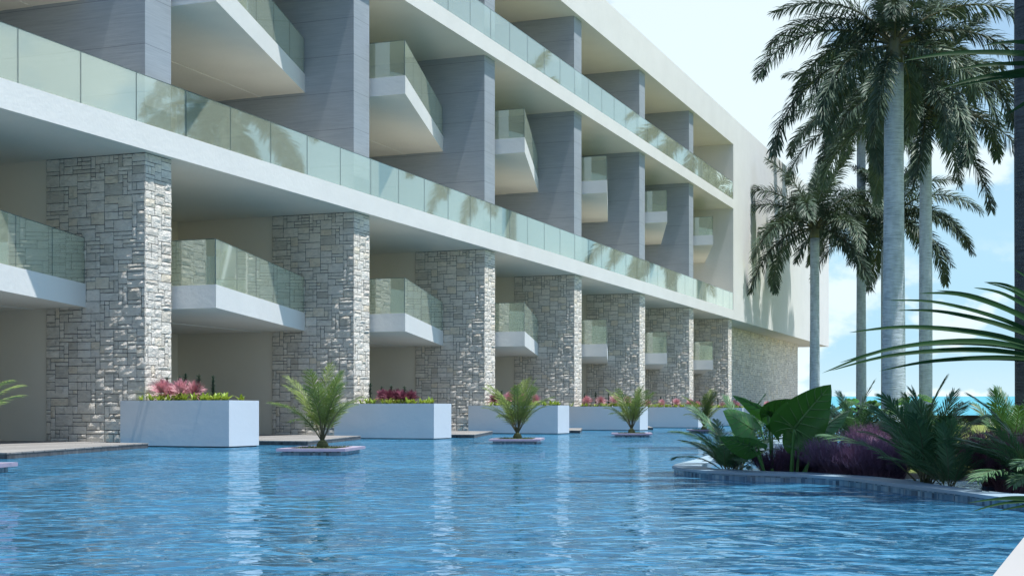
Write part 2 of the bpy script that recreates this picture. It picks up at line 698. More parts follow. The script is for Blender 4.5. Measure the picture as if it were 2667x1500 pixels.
mb = MB()                         # white ledge the photographer stands at
q = [gpx(2560, 1524, -.60), gpx(2800, 1234.0, -.60)]
mb.prism([(1.635, 4.86), (2.9, 4.4), (4.4, 6.6), (3.18, 8.4)], -1.2, -.60)
struct('pool_ledge', mb, LEDGE)

# dark strip standing for the shaded gap in front of the sea
mb = MB()
mb.box(20.6, 44, 70, 70.4, -.9, -.21)
mb.box(20.55, 44.05, 69.95, 70.45, -.21, -.17)
tag(build('gap_strip', mb, GAP_DARK), 'low dark strip standing for the shaded gap at the far edge of the lawn before the sea', 'dark strip')

# ------------------------------------------------------------------ the hotel
B0 = P(60, -26, -.75)
hotel = thing('hotel_building', 'long white hotel with grey partition walls, stone piers and glass balconies', 'building', B0)


def stone_face(mb, o, u, v, n, W, H, seed, cw=.122, ch=.088, fine=True):
    """random coursed ashlar laid on a rectangle; every stone a rough raised block"""
    rnd = random.Random(seed)
    nx, ny = max(1, round(W / cw)), max(1, round(H / ch))
    cw, ch = W / nx, H / ny
    used = [[False] * nx for _ in range(ny)]
    for j in range(ny):
        i = 0
        while i < nx:
            if used[j][i]:
                i += 1
                continue
            w, h = rnd.choice(((1, 1), (2, 1), (3, 1), (4, 1), (2, 2), (3, 2), (4, 2), (1, 2), (3, 2), (3, 3), (4, 3), (2, 2), (3, 1), (1, 3)))
            w = min(w, nx - i)
            h = min(h, ny - j)
            ww = 0
            while ww < w and not used[j][i + ww]:
                ww += 1
            w = ww
            if nx - i - w == 1 and w < 4 and not used[j][i + w]:
                w += 1
            for b in range(h):
                for a in range(w):
                    if used[j + b][i + a]:
                        h = b
                        break
                else:
                    continue
                break
            h = max(h, 1)
            for b in range(h):
                for a in range(w):
                    used[j + b][i + a] = True
            m_ = .008 if fine else .01
            x0, x1 = i * cw + m_, (i + w) * cw - m_
            y0, y1 = j * ch + m_, (j + h) * ch - m_
            dep = rnd.uniform(.012, .027)
            tx, ty = rnd.uniform(-.010, .010), rnd.uniform(-.010, .014)
            kx, ky = (max(2, min(6, round((x1 - x0) / .085))), max(2, min(5, round((y1 - y0) / .07)))) if fine else (1, 1)
            mb.col = min(1, max(0.001, rnd.gauss(.55, .22)))
            sd = rnd.uniform(0, 90)
            g = []
            for b in range(ky + 1):
                for a in range(kx + 1):
                    fx, fy = a / kx, b / ky
                    ex = a in (0, kx)
                    ey = b in (0, ky)
                    z = dep + tx * (fx - .5) + ty * (fy - .5)
                    q = Vector((x0 + (x1 - x0) * fx, y0 + (y1 - y0) * fy, sd))
                    z += .016 * noise.noise(Vector((q.x * 6.5, q.y * 10, sd))) if fine else 0
                    if ex or ey:
                        z = z * .55
                    jx = rnd.uniform(-.006, .006) if fine else 0
                    g.append(mb.vert(o + u * (q.x + jx) + v * (q.y + (rnd.uniform(-.005, .005) if fine else 0)) + n * max(.006, z)))
            for b in range(ky):
                for a in range(kx):
                    k = b * (kx + 1) + a
                    mb.face((g[k], g[k + 1], g[k + kx + 2], g[k + kx + 1]))
            # skirt
            ring = [b_ for b_ in range(kx + 1)] + [(kx + 1) * b_ + kx for b_ in range(1, ky + 1)] + [(kx + 1) * ky + a for a in range(kx - 1, -1, -1)] + [(kx + 1) * b_ for b_ in range(ky - 1, 0, -1)]
            corner = []
            for r_ in ring:
                fx, fy = (r_ % (kx + 1)) / kx, (r_ // (kx + 1)) / ky
                corner.append(mb.vert(o + u * (x0 + (x1 - x0) * fx) + v * (y0 + (y1 - y0) * fy)))
            for a in range(len(ring)):
                b = (a + 1) % len(ring)
                mb.face((corner[a], corner[b], g[ring[b]], g[ring[a]]))
            i += w
    mb.col = .5


# --- floors, frame, roof: one mesh each, panes as sub-parts
def slab(name, z0, z1, t0=-18.0, s1=83.64):
    mb = MB()
    mb.box_st(13.0, s1, -24.0, t0, z0, z1)
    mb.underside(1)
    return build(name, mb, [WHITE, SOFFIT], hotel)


slab2 = slab('floor_slab', Z2B, Z2T)
slab3 = slab('floor_slab', Z3B, Z3T)
mb = MB()
mb.box_st(13.0, 83.64, -40, -18.0, ZRB, ZRT)
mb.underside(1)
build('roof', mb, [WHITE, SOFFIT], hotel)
mb = MB()
mb.box_st(83.64, 122.0, -40, -18.0, Z2B, ZRT)
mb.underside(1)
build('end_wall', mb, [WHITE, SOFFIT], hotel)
mb = MB()
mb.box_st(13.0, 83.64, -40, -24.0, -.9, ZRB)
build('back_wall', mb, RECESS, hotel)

# stone base under the end block
mb = MB()
mb.mi = 1
mb.box_st(84.0, 117.0, -39, -19.8, -1.2, Z2B)
mb.mi = 0
stone_face(mb, P(84.0, -19.8, -.75), DS, UP, DT, 33.0, Z2B + .75, 5, .19, .15, False)
build('stone_base', mb, [STONE, MORTAR], hotel)


def glass_panel(mb, a, b, z0, z1, n, joint=True):
    """upright pane from a to b (world xy), n = outward normal"""
    a, b = Vector((a.x, a.y, 0)), Vector((b.x, b.y, 0))
    d = (b - a).normalized()
    th = n * -.014
    mb.mi = 0
    w = .012
    mb.frame_box(a + d * w + UP * z0 + th, (b - a) - d * 2 * w, n * .014, UP * (z1 - z0 - .014)) if d.cross(n).z > 0 else \
        mb.frame_box(a + d * w + UP * z0, (b - a) - d * 2 * w, th, UP * (z1 - z0 - .014))
    mb.mi = 1
    for o, e in ((a, d * w), (b - d * w, d * w)):
        if not joint:
            continue
        if d.cross(n).z > 0:
            mb.frame_box(o + UP * z0 + th, e, n * .014, UP * (z1 - z0))
        else:
            mb.frame_box(o + UP * z0, e, th, UP * (z1 - z0))
    o = a + d * w
    e = (b - a) - d * 2 * w
    if d.cross(n).z > 0:
        mb.frame_box(o + UP * (z1 - .014) + th, e, n * .014, UP * .014)
    else:
        mb.frame_box(o + UP * (z1 - .014), e, th, UP * .014)


for sl, zt, zg in ((slab2, Z2T, 7.145), (slab3, Z3T, 13.79)):
    s = 21.12 - 3 * 1.812 - 1.812
    while s < 83.6:
        e = min(s + 1.812, 83.62)
        mb = MB()
        glass_panel(mb, P(s, -18.015), P(e, -18.015), zt, zg, DT)
        build('glass_panel', mb, [GLASS, GEDGE], sl)
        s = e

# --- piers
mb = MB()
mb.mi = 1
mb.box_st(S0, S0 + .95, -20.8, -18.2, -1.0, Z2B)
mb.mi = 0
stone_face(mb, P(S0, -20.8, -.66), DT, UP, -DS, 2.6 + .03, Z2B + .66 - .01, 11)
stone_face(mb, P(S0 - .03, -18.2, -.66), DS, UP, DT, .98, Z2B + .66 - .01, 12)
stone_face(mb, P(S0 + .95, -18.2, -.66), -DT, UP, DS, 2.6, Z2B + .66 - .01, 13, fine=False)
pier0 = build('stone_pier', mb, [STONE, MORTAR], hotel)
for k in range(1, 8):
    dup(pier0, loc=DS * PITCH * k)

mb = MB()
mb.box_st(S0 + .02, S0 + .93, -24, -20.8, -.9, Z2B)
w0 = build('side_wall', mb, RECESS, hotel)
for k in range(1, 8):
    dup(w0, loc=DS * PITCH * k)

mb = MB()
mb.box_st(S0, S0 + .95, -24, -18.2, Z2T, Z3B)
mb.box_st(S0, S0 + .95, -24, -18.2, Z3T, ZRB)
p0 = build('partition_wall', mb, SLATE, hotel)
for k in range(1, 7):
    dup(p0, loc=DS * PITCH * k)

# --- balconies
TL, TR, TB = -17.15, -19.75, -21.17


def balcony(z0, z1, zg, s_end=PITCH + .02, name='balcony'):
    a = S0 + 1.12
    e = S0 + s_end
    mb = MB()
    out = [P(a, TB), P(a, TL), P(e, TR), P(e, TB)]
    mb.prism([(p.x, p.y) for p in out][::-1], z0, z1)
    mb.box_st(S0 + .97, a, TB, -18.5, z0 + .02, z1 - .02)
    mb.box_st(S0 + .97, e, -24, TB, z0 - .012, z1 - .002)
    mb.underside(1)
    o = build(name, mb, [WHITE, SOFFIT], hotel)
    pl, pr = P(a + .01, TL - .02), P(e - .03, TR - .012)
    dv = (pr - pl).normalized()
    nn = Vector((dv.y, -dv.x, 0))
    for k in range(5):
        g = MB()
        glass_panel(g, pl.lerp(pr, k / 5), pl.lerp(pr, (k + 1) / 5), z1, zg, nn)
        build('glass_panel', g, [GLASS, GEDGE], o)
    for ta, tb in ((-20.4, -18.38), (-18.38, TL - .02)):
        g = MB()
        glass_panel(g, P(a + .015, ta), P(a + .015, tb), z1, zg, -DS)
        build('glass_panel', g, [GLASS, GEDGE], o)
    return o


low = balcony(2.28, 2.79, 3.80)
high = balcony(9.0, 9.52, 10.53)
for k in range(1, 7):
    dup(low, loc=DS * PITCH * k)
    if k < 6:
        dup(high, loc=DS * PITCH * k)
last_b = balcony(9.0, 9.52, 10.53, PITCH + .56)
last_b.location = DS * PITCH * 6

# ground floor level behind the planters
mb = MB()
mb.box_st(13, 83.6, -24, -19.2, -1.2, DECK)
build('ground_floor', mb, [WOOD], hotel)

# ------------------------------------------------------------------ decks
for k in range(0, 7):
    s0 = S0 + PITCH * k
    mb = MB()
    pts = [P(s0 + 2.25, -19.2), P(s0 + 2.25, -15.5), P(s0 + 8.95, -17.62), P(s0 + 8.95, -19.2)]
    xy = [(p.x, p.y) for p in pts]
    if (xy[1][0] - xy[0][0]) * (xy[2][1] - xy[1][1]) - (xy[1][1] - xy[0][1]) * (xy[2][0] - xy[1][0]) < 0:
        xy = xy[::-1]
    mb.mi = 0
    mb.prism(xy, DECK - .022, DECK)
    mb.mi = 1
    cx = sum(p[0] for p in xy) / 4
    cy = sum(p[1] for p in xy) / 4
    mb.prism([(x + (cx - x) * .006, y + (cy - y) * .006) for x, y in xy], -1.1, DECK - .022)
    struct('wooden_deck', mb, [WOOD, DECK_EDGE], 'grey wooden deck jutting into the pool between planters', 'deck')

# ------------------------------------------------------------------ planters
ORD = ['nearest', 'second nearest', 'third nearest', 'fourth nearest', 'fifth nearest', 'sixth nearest', 'farthest']
ends = [-16.03, -15.70, -15.5, -15.4, -15.35, -15.3, -15.3]


def rosette(n, length, width, lean, seed, seg=4, mat_tone=False):
    """bromeliad like rosette of arching leaves"""
    rnd = random.Random(seed)
    mb = MB()
    for i in range(n):
        az = 2 * math.pi * i / n + rnd.uniform(-.3, .3)
        ln = length * rnd.uniform(.7, 1.15)
        e0 = R(rnd.uniform(55, 88))
        e1 = e0 - R(rnd.uniform(.6, 1.3) * lean)
        blade(mb, Vector((0, 0, 0)), az, e0, e1, ln, width * rnd.uniform(.8, 1.2), seg)
    return mb


def blade(mb, o, az, e0, e1, ln, w, seg=4, fold=.15):
    """leaf blade rising from o: elevation changes from e0 to e1 along its length"""
    p = Vector(o)
    h = Vector((math.cos(az), math.sin(az), 0))
    sd = Vector((-math.sin(az), math.cos(az), 0))
    prev = None
    for i in range(seg + 1):
        u = i / seg
        e = e0 + (e1 - e0) * u
        d = h * math.cos(e) + UP * math.sin(e)
        nrm = UP * math.cos(e) - h * math.sin(e)
        ww = w * .5 * (math.sin(math.pi * min(1, .18 + u * .82)) ** .7 if u < 1 else 0)
        if u == 1:
            cur = (mb.vert(p),)
        else:
            cur = (mb.vert(p + sd * ww + nrm * ww * fold), mb.vert(p), mb.vert(p - sd * ww + nrm * ww * fold))
        if prev:
            if len(cur) == 3:
                mb.face((prev[0], cur[0], cur[1], prev[1]))
                mb.face((prev[1], cur[1], cur[2], prev[2]))
            else:
                mb.face((prev[0], cur[0], prev[1]))
                mb.face((prev[1], cur[0], prev[2]))
        prev = cur
        p = p + d * ln / seg


def tuft(n, rad, up, seed, w=.008, spread=75):
    """ball of fine spikes"""
    rnd = random.Random(seed)
    mb = MB()
    for i in range(n):
        az = rnd.uniform(0, 2 * math.pi)
        e = R(90 - abs(rnd.gauss(0, spread * .55)))
        ln = rad * rnd.uniform(.55, 1.1)
        d = Vector((math.cos(az) * math.cos(e), math.sin(az) * math.cos(e), math.sin(e)))
        o = Vector((0, 0, up)) + d * .02
        sd = d.orthogonal().normalized() * w
        mid = o + d * ln * .6
        tip = o + d * ln + Vector((0, 0, -.12 * ln))
        a, b = mb.vert(o - sd * .6), mb.vert(o + sd * .6)
        c, e_ = mb.vert(mid + sd), mb.vert(mid - sd)
        t = mb.vert(tip)
        mb.face((a, b, c, e_))
        mb.face((e_, c, t))
    return mb


def spire(h, seed):
    """upright stem with whorls of small dark leaves"""
    rnd = random.Random(seed)
    mb = MB()
    mb.tube([(0, 0, 0), (.005, .003, h * .6), (0, 0, h)], [.008, .006, .003], 5)
    k = 0
    z = h * .25
    while z < h:
        for j in range(4):
            blade(mb, Vector((0, 0, z)), k * .9 + j * 1.57 + rnd.uniform(-.3, .3), R(rnd.uniform(35, 60)), R(rnd.uniform(-5, 30)), h * .2 * rnd.uniform(.8, 1.2), .032, 3)
        z += h * .08
        k += 1
    blade(mb, Vector((0, 0, h)), 0, R(85), R(70), h * .15, .03, 3)
    return mb


lime_meshes = [rosette(11, .24, .042, 55, 20 + i).mesh('lime_plant', [LIME]) for i in range(3)]
broad_meshes = [rosette(9, .22, .075, 40, 40 + i).mesh('broad_lime_plant', [LIME]) for i in range(2)]
spire_meshes = [spire(.42, 60 + i).mesh('dark_stem_plant', [DARKL]) for i in range(2)]


def flower(seed, mat):
    mb = tuft(220, .2, .12, seed, .005)
    mb.mi = 1
    for i in range(6):
        blade(mb, Vector((0, 0, 0)), i * 1.05, R(70), R(35), .17, .03, 3)
    return mb.mesh('tufted_flower', [mat, LIME])


pink_meshes = [flower(80, PINK), flower(81, PINK)]
maroon_mesh = flower(82, MAUVE)

rng = random.Random(3)
for k in range(7):
    s0 = S0 + PITCH * (k + 1)
    te = ends[k]
    zt = [.241, .225, .215, .215, .215, .215, .215][k]
    base = P(s0 + .5, (te - 18.6) / 2, WATER)
    a, b, t0 = s0 - .12, s0 + 1.06, -18.75
    pl = thing('planter_box', '%s long white planter standing in the pool against a stone pier' % ORD[k], 'planter', base, 'white planters in the pool')
    mb = MB()
    wt = .06
    mb.box_st(a, b, te - wt, te, -.722, zt)
    mb.box_st(a, a + wt, t0, te - wt, -.722, zt)
    mb.box_st(b - wt, b, t0, te - wt, -.722, zt)
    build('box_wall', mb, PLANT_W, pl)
    mb = MB()
    mb.box_st(a + wt, b - wt, -18.12, te - wt, -.68, zt - .06)
    build('soil', mb, SOIL, pl)
    mb = MB()
    mb.box_st(a + .035, b - .035, t0 + .02, te - .035, -1.05, -.70)
    build('footing', mb, DARKBASE, pl)
    where = 'in the %s white planter' % ORD[k]
    zz = zt - .06

    def put(me, name, label, cat, group, t, ds, sc_):
        o = link(name, me, None, P(s0 + ds, t, zz))
        o.rotation_euler.z = rng.uniform(0, 6.28)
        o.scale = (sc_,) * 3
        tag(o, label, cat, group)

    n = 11
    for i in range(n):
        t = -18.35 + (te - .12 + 18.35) * (i + rng.uniform(.2, .8)) / n
        front = i < n * .55
        if front:
            put(rng.choice(lime_meshes), 'bromeliad', 'spiky lime green bromeliad %s' % where, 'plant', 'bromeliads %s' % where, t, rng.uniform(-.02, .12), rng.uniform(.85, 1.15))
        else:
            put(rng.choice(broad_meshes), 'leafy_plant', 'broad leaved lime green plant %s' % where, 'plant', 'broad leaved plants %s' % where, t, rng.uniform(-.02, .15), rng.uniform(.85, 1.2))
    for i in range(8):
        t = max(-18.0, -18.35 + (te - .12 + 18.35) * (i + rng.uniform(.2, .8)) / 8)
        put(rng.choice(broad_meshes), 'leafy_plant', 'broad leaved lime green plant %s' % where, 'plant', 'broad leaved plants %s' % where, t, rng.uniform(.45, .9), rng.uniform(.85, 1.2))
    nf = [4, 5, 4, 4, 4, 4, 3][k]
    tr = [(.10, .55), (.30, .70), (.05, .75), (.1, .9), (.05, .95), (.05, .95), (.05, .95)][k]
    for i in range(nf):
        w = tr[0] + (tr[1] - tr[0]) * (i + .5) / nf
        mar = k == 1 or (k == 2 and i == 0)
        put(maroon_mesh if mar else pink_meshes[i % 2], 'flower_tuft',
            ('dark maroon tufted flower %s' if mar else 'pink feathery tufted flower %s') % where, 'flower',
            ('maroon flowers %s' if mar else 'pink flowers %s') % where, -18.3 + (te + 18.3) * w, rng.uniform(.12, .35), rng.uniform(1.4, 1.75))
    ns = [5, 4, 2, 3, 3, 2, 2][k]
    for i in range(ns):
        w = .04 + (.72 if k == 0 else .62) * (i + rng.uniform(.2, .6)) / ns
        put(spire_meshes[i % 2], 'dark_stem_plant', 'dark green upright leafy stem %s' % where, 'plant', 'dark stems %s' % where, max(-18.1, -18.3 + (te + 18.3) * w), rng.uniform(.3, .6), rng.uniform(1.15, 1.45))


# ------------------------------------------------------------------ feather fronds
def frond_mesh(name, ln, e0, e1, n, leaf, lw, mats, seed, side=0.0, droop=.6, plume=25, start=.12, seg=16, power=1.3, fwd=35, rad=.022, lseg=2):
    """feather frond along +X from the origin; e0..e1 elevation of its stalk in degrees"""
    rnd = random.Random(seed)
    pts, dirs = [], []
    p = Vector((0, 0, 0))
    for i in range(seg + 1):
        u = i / seg
        e = R(e0 + (e1 - e0) * u ** power)
        y = side * u * u
        d = Vector((math.cos(e), y, math.sin(e))).normalized()
        pts.append(p.copy())
        dirs.append(d)
        p = p + d * ln / seg
    mb = MB()
    mb.mi = 1
    mb.tube(pts, [rad * (1 - .85 * i / seg) for i in range(seg + 1)], 5)
    mb.mi = 0
    for i in range(n):
        u = start + (1 - start) * (i + .5) / n
        x = u * seg
        k = min(seg - 1, int(x))
        o = pts[k].lerp(pts[k + 1], x - k)
        d = dirs[k].lerp(dirs[min(k + 1, seg)], x - k).normalized()
        sidev = d.cross(UP)
        sidev = sidev.normalized() if sidev.length > .15 else Vector((0, -1, 0))
        nrm = sidev.cross(d).normalized()
        size = leaf * (.55 + .45 * math.sin(math.pi * min(1, .12 + u * .80))) * (1 if u < .85 else 1 - (u - .85) * 2.6)
        for sg in (-1, 1):
            lf = size * rnd.uniform(.8, 1.12)
            fa = R(fwd + 28 * u + rnd.uniform(-8, 8))
            pa = R(rnd.uniform(-plume, plume) + plume * .25)
            dv = (d * math.sin(fa) + (sidev * sg * math.cos(pa) + nrm * math.sin(pa)) * math.cos(fa)).normalized()
            wv = dv.cross(nrm)
            wv = wv.normalized() if wv.length > .1 else d
            wv = (wv + nrm * rnd.uniform(-.5, .5)).normalized()
            q = o.copy()
            prev = (mb.vert(q - wv * lw * .3), mb.vert(q + wv * lw * .3))
            for j in range(1, lseg + 1):
                f = j / lseg
                dd = (dv + Vector((0, 0, -droop * (f - .25) * 1.6))).normalized()
                q = q + dd * lf / lseg
                if j < lseg:
                    w = lw * .5
                    cur = (mb.vert(q - wv * w), mb.vert(q + wv * w))
                    mb.face((prev[0], prev[1], cur[1], cur[0]))
                    prev = cur
                else:
                    mb.face((prev[0], prev[1], mb.vert(q)))
    return mb.mesh(name, mats)


# --- royal palms
ROY = [ROYAL, RACHIS]
roy_m = {}
TIERS = [(78, 35), (60, -20), (42, -55), (22, -74), (-5, -84), (-35, -88)]
for i, (a, b) in enumerate(TIERS):
    for j in range(2):
        roy_m[(i, j)] = frond_mesh('frond', 1.0, a, b, 185, .160, .0092, ROY, 100 + i * 7 + j, side=(-.3, .3)[j], droop=.62, plume=62, start=.12, lseg=3, fwd=24, power=1.15, rad=.011)


def royal_palm(u, Y, zc, dia, radius, label, seed, fr, trunk=TRUNK, shaft=.9, top=.88, bulge=0.05, base_z=-.7, tilt=0.0):
    rnd = random.Random(seed)
    x = (u - 1333.5) / 3660 * Y
    t = thing('royal_palm', label, 'palm tree', Vector((x, Y, base_z)), 'royal palms in the garden')
    H = zc - base_z
    mb = MB()
    mb.smooth = True
    n = 26
    pts, rad = [], []
    ph = rnd.uniform(0, 6)
    for i in range(n + 1):
        f = i / n
        z = (H - shaft) * f
        r = dia * .5 * (1 - (1 - top) * f + bulge * math.sin(f * 5 + ph) * (1 - f * .4))
        if f < .06:
            r *= 1 + (.06 - f) * 4
        pts.append((tilt * f * f, 0, z))
        rad.append(r)
    mb.tube(pts, rad, 24)
    local('trunk', mb, trunk, t)
    tp = Vector(pts[-1])
    mb = MB()
    mb.smooth = True
    r0 = rad[-1]
    mb.tube([tp, tp + UP * shaft * .3, tp + UP * shaft * .75, tp + UP * shaft * 1.15], [r0 * .98, r0 * 1.0, r0 * .72, r0 * .35], 16)
    local('crown_shaft', mb, SHAFT, t)
    for (tier, az, ln) in fr:
        o = link('frond', roy_m[(tier, rnd.randrange(2))], t, tp + UP * shaft * (.72 + .08 * (5 - tier) / 5))
        o.rotation_euler = (R(rnd.uniform(-10, 10)), R(rnd.uniform(-5, 5)), R(az + rnd.uniform(-7, 7)))
        o.scale = (radius * ln,) * 3
    return t


def ring(spec, seed):
    rnd = random.Random(seed)
    out = []
    for tier, n, a0, ln in spec:
        for i in range(n):
            out.append((tier, a0 + 360 * i / n, ln * rnd.uniform(.92, 1.08)))
    return out


# azimuth 0 = to the right in the picture, 90 = away from the camera
main_f = [(2, 176, 1.02), (3, 188, 1.2), (4, 174, 1.25), (4, 205, 1.0), (2, 8, 1.2), (3, -8, 1.15), (3, 22, 1.05), (4, -25, 1.12), (4, -50, 1.1), (5, -35, .95), (5, 230, .9),
          (1, 150, 1.05), (1, 30, 1.05), (1, 250, 1.0), (1, -60, 1.0), (0, 90, 1.0), (0, 200, 1.0), (0, -30, 1.0), (2, 110, 1.0), (2, 65, 1.0), (4, 120, 1.0), (4, 60, 1.0), (5, 95, 1.0), (2, -100, .9), (3, 140, 1)]
royal_palm(2328, 46.6, 12.35, .73, 4.55, 'tallest grey trunked palm nearest the kerb, its crown cut by the top', 1, main_f, shaft=.85)
royal_palm(2411, 74, 16.2, .69, 6.6, 'slimmer palm with hanging crown standing just right of the tallest palm', 2, ring([(0, 3, 40, .9), (1, 4, 20, 1), (2, 5, 0, 1), (3, 6, 25, 1.05), (4, 6, -10, 1.05), (5, 3, 10, .95)], 4))
royal_palm(2122, 90, 12.0, .66, 6.2, 'short palm beside the end of the white hotel wall', 3, ring([(0, 3, 70, .85), (1, 4, 10, .95), (2, 5, 35, 1), (3, 5, 5, 1.05), (4, 4, 30, 1.05)], 5))
royal_palm(2243, 97, 20.3, .68, 6.6, 'pale crowned palm behind and left of the tallest palm', 4, ring([(0, 3, 10, .9), (1, 5, 40, 1), (2, 5, 0, 1), (3, 6, 25, 1), (4, 6, 0, 1.0), (5, 2, 200, .9)], 6))
royal_palm(2309, 95, 13.0, .78, 6.9, 'palm mostly hidden behind the tallest trunk, fronds spreading either side', 5, ring([(0, 3, 30, .8), (1, 5, 5, .95), (2, 6, 20, 1), (3, 7, 0, 1), (4, 5, 15, 1)], 7))
royal_palm(2697, 25, 11.5, .72, 4.6, 'rough trunked palm coloured as if in shade at the right edge of the view', 6, ring([(1, 4, 40, 1), (2, 5, 0, 1), (3, 5, 30, 1)], 8), trunk=TRUNK_SHADED, top=.97, bulge=.03)

royal_palm(3100, 14.2, 8.8, .5, 3.9, 'palm out of view to the right whose shade falls on the planted bed', 61, ring([(0, 3, 0, .9), (1, 6, 20, 1), (2, 7, 0, 1), (3, 5, 30, 1)], 9))
royal_palm(4150, 11.2, 8.8, .5, 4.0, 'palm farther out of view to the right beside the fan palm', 62, ring([(0, 3, 40, .9), (1, 6, 0, 1), (2, 7, 20, 1), (3, 6, 10, 1)], 10))

# --- pool islands with young palms
cyc_m = []
for i, (a, b) in enumerate(((84, 55), (74, 30), (64, 5), (52, -25))):
    for j in range(2):
        cyc_m.append(frond_mesh('frond', 1.0, a, b, 58, .22, .0085, [CYCAD, RACHIS], 300 + i * 5 + j, side=(-.15, .2)[j], droop=.25, plume=14, start=.24, lseg=2, power=1.5, fwd=34, rad=.010))
ISL = [(-6.87, 16.7), (-3.38, 25.05), (.13, 33.5), (3.6, 42.3), (6.95, 50.8)]
iname = ['at the left edge of the view', 'nearest the first planter', 'before the third nearest planter', 'fourth along the row', 'farthest along the row']
PSI = math.atan(271 / 3660)
for k, (x, y) in enumerate(ISL):
    t = thing('pool_island', 'square lilac rimmed pool island with a young palm, %s' % iname[k], 'pool island', Vector((x, y, WATER)), 'square islands in the pool', -PSI)
    mb = MB()
    hw, hl = .6, .98
    mb.box(-hw + .09, hw - .09, -hl + .09, hl - .09, -.5, .07)
    local('tiled_base', mb, TILE, t)
    mb = MB()
    rw = .2
    z0, z1 = .07, .118
    mb.box(-hw, hw, -hl, -hl + rw, z0, z1)
    mb.box(-hw, hw, hl - rw, hl, z0, z1)
    mb.box(-hw, -hw + rw, -hl + rw, hl - rw, z0, z1)
    mb.box(hw - rw, hw, -hl + rw, hl - rw, z0, z1)
    local('rim', mb, RIM, t)
    mb = MB()
    mb.box(-hw + rw, hw - rw, -hl + rw, hl - rw, .072, .09)
    rnd = random.Random(500 + k)
    mb.mi = 1
    for i in range(700):
        blade(mb, Vector((rnd.uniform(-hw + rw, hw - rw), rnd.uniform(-hl + rw, hl - rw), .09)), rnd.uniform(0, 6.28), R(rnd.uniform(60, 88)), R(rnd.uniform(20, 70)), rnd.uniform(.03, .07), .008, 2)
    local('grass_bed', mb, [SOIL, GRASS], t)
    rnd = random.Random(600 + k)
    pt = thing('young_palm', 'young feathery palm on the pool island %s' % iname[k], 'palm', Vector((x + (.16 if k == 0 else 0), y + .02, WATER + .09)), 'young palms on the pool islands')
    mb = MB()
    mb.smooth = True
    mb.tube([(0, 0, -.02), (0, 0, .03), (0, 0, .08), (0, 0, .13), (0, 0, .17)], [.08, .105, .105, .075, .03], 14)
    local('trunk', mb, mat_trunk('palm_bulb', (.07, .085, .03), (.17, .18, .07)) if k == 0 else bpy.data.materials['palm_bulb'], pt)
    n = 19 if k else 26
    for i in range(n):
        tier = (0, 1, 1, 2, 2, 2, 3, 1)[i % 8]
        o = link('frond', cyc_m[tier * 2 + rnd.randrange(2)], pt, (0, 0, .11))
        o.rotation_euler = (R(rnd.uniform(-6, 6)), R(rnd.uniform(-5, 5)), 2.399 * i + rnd.uniform(-.2, .2))
        o.scale = (rnd.uniform(1.12, 1.42) * (1.05 if tier < 2 else .95),) * 3

# ------------------------------------------------------------------ garden plants
fern_m = []
for i, (a, b) in enumerate(((84, 55), (68, 28), (52, 2), (35, -25))):
    for j in range(2):
        fern_m.append(frond_mesh('frond', 1.0, a, b, 62, .23, .0105, [FERN, RACHIS], 400 + i * 5 + j, side=(-.2, .2)[j], droop=.22, plume=12, start=.2, lseg=3, power=1.4, fwd=38, rad=.009))


def fern(x, y, z, size, n, label, seed, arc=None, tiers=(0, 1, 1, 2, 2, 3)):
    rnd = random.Random(seed)
    t = thing('areca_palm', label, 'palm', Vector((x, y, z)), 'feathery garden palms')
    for i in range(n):
        tier = tiers[i % len(tiers)]
        az = rnd.uniform(*arc) if arc else 137.5 * i + rnd.uniform(-15, 15)
        o = link('frond', fern_m[tier * 2 + rnd.randrange(2)], t, (rnd.uniform(-.05, .05) * size, rnd.uniform(-.05, .05) * size, 0))
        o.rotation_euler = (R(rnd.uniform(-8, 8)), R(rnd.uniform(-6, 6)), R(az))
        o.scale = (size * rnd.uniform(.8, 1.15),) * 3
    return t


def at(u, v, z=-.72):
    return gpx(u, v, z)


def atY(u, Y, z=-.75):
    return Vector(((u - 1333.5) / 3660 * Y, Y, z))


p = atY(1897, 16.4)
fern(p.x, p.y, p.z, .72, 20, 'low feathery palm at the rounded tip of the kerb', 21, None, (1, 2, 2, 3, 1, 2))
p = atY(1925, 17.8)
fern(p.x, p.y, p.z, .95, 12, 'upright feathery palm behind the big elephant ear leaves', 22)
p = atY(2410, 13.7)
fern(p.x, p.y, p.z, 1.0, 22, 'large dark feathery palm beside the kerb, in the middle of the bed', 23, None, (0, 1, 1, 2, 1, 2))
p = atY(2470, 12.9)
fern(p.x, p.y, p.z, .62, 13, 'smaller dark feathery palm crouching at the kerb right of the large one', 24, None, (1, 2, 0, 2, 1))
p = atY(2720, 12.2)
fern(p.x, p.y, p.z, .95, 12, 'bright feathery palm leaning in from the right edge above the kerb', 25, (120, 240), (1, 2, 2, 3))
p = atY(2225, 25)
fern(p.x, p.y, p.z, 1.15, 18, 'olive feathery palm at the foot of the tallest trunk', 26)
p = atY(2390, 27)
fern(p.x, p.y, p.z, 1.1, 16, 'feathery palm behind the large dark one, under the slim palm', 27)
p = atY(2640, 19)
fern(p.x, p.y, p.z, 1.3, 14, 'feathery palm at the foot of the dark right hand trunk', 28)
p = atY(2130, 30)
fern(p.x, p.y, p.z, 1.0, 14, 'small feathery palm beyond the elephant ear leaves', 29)


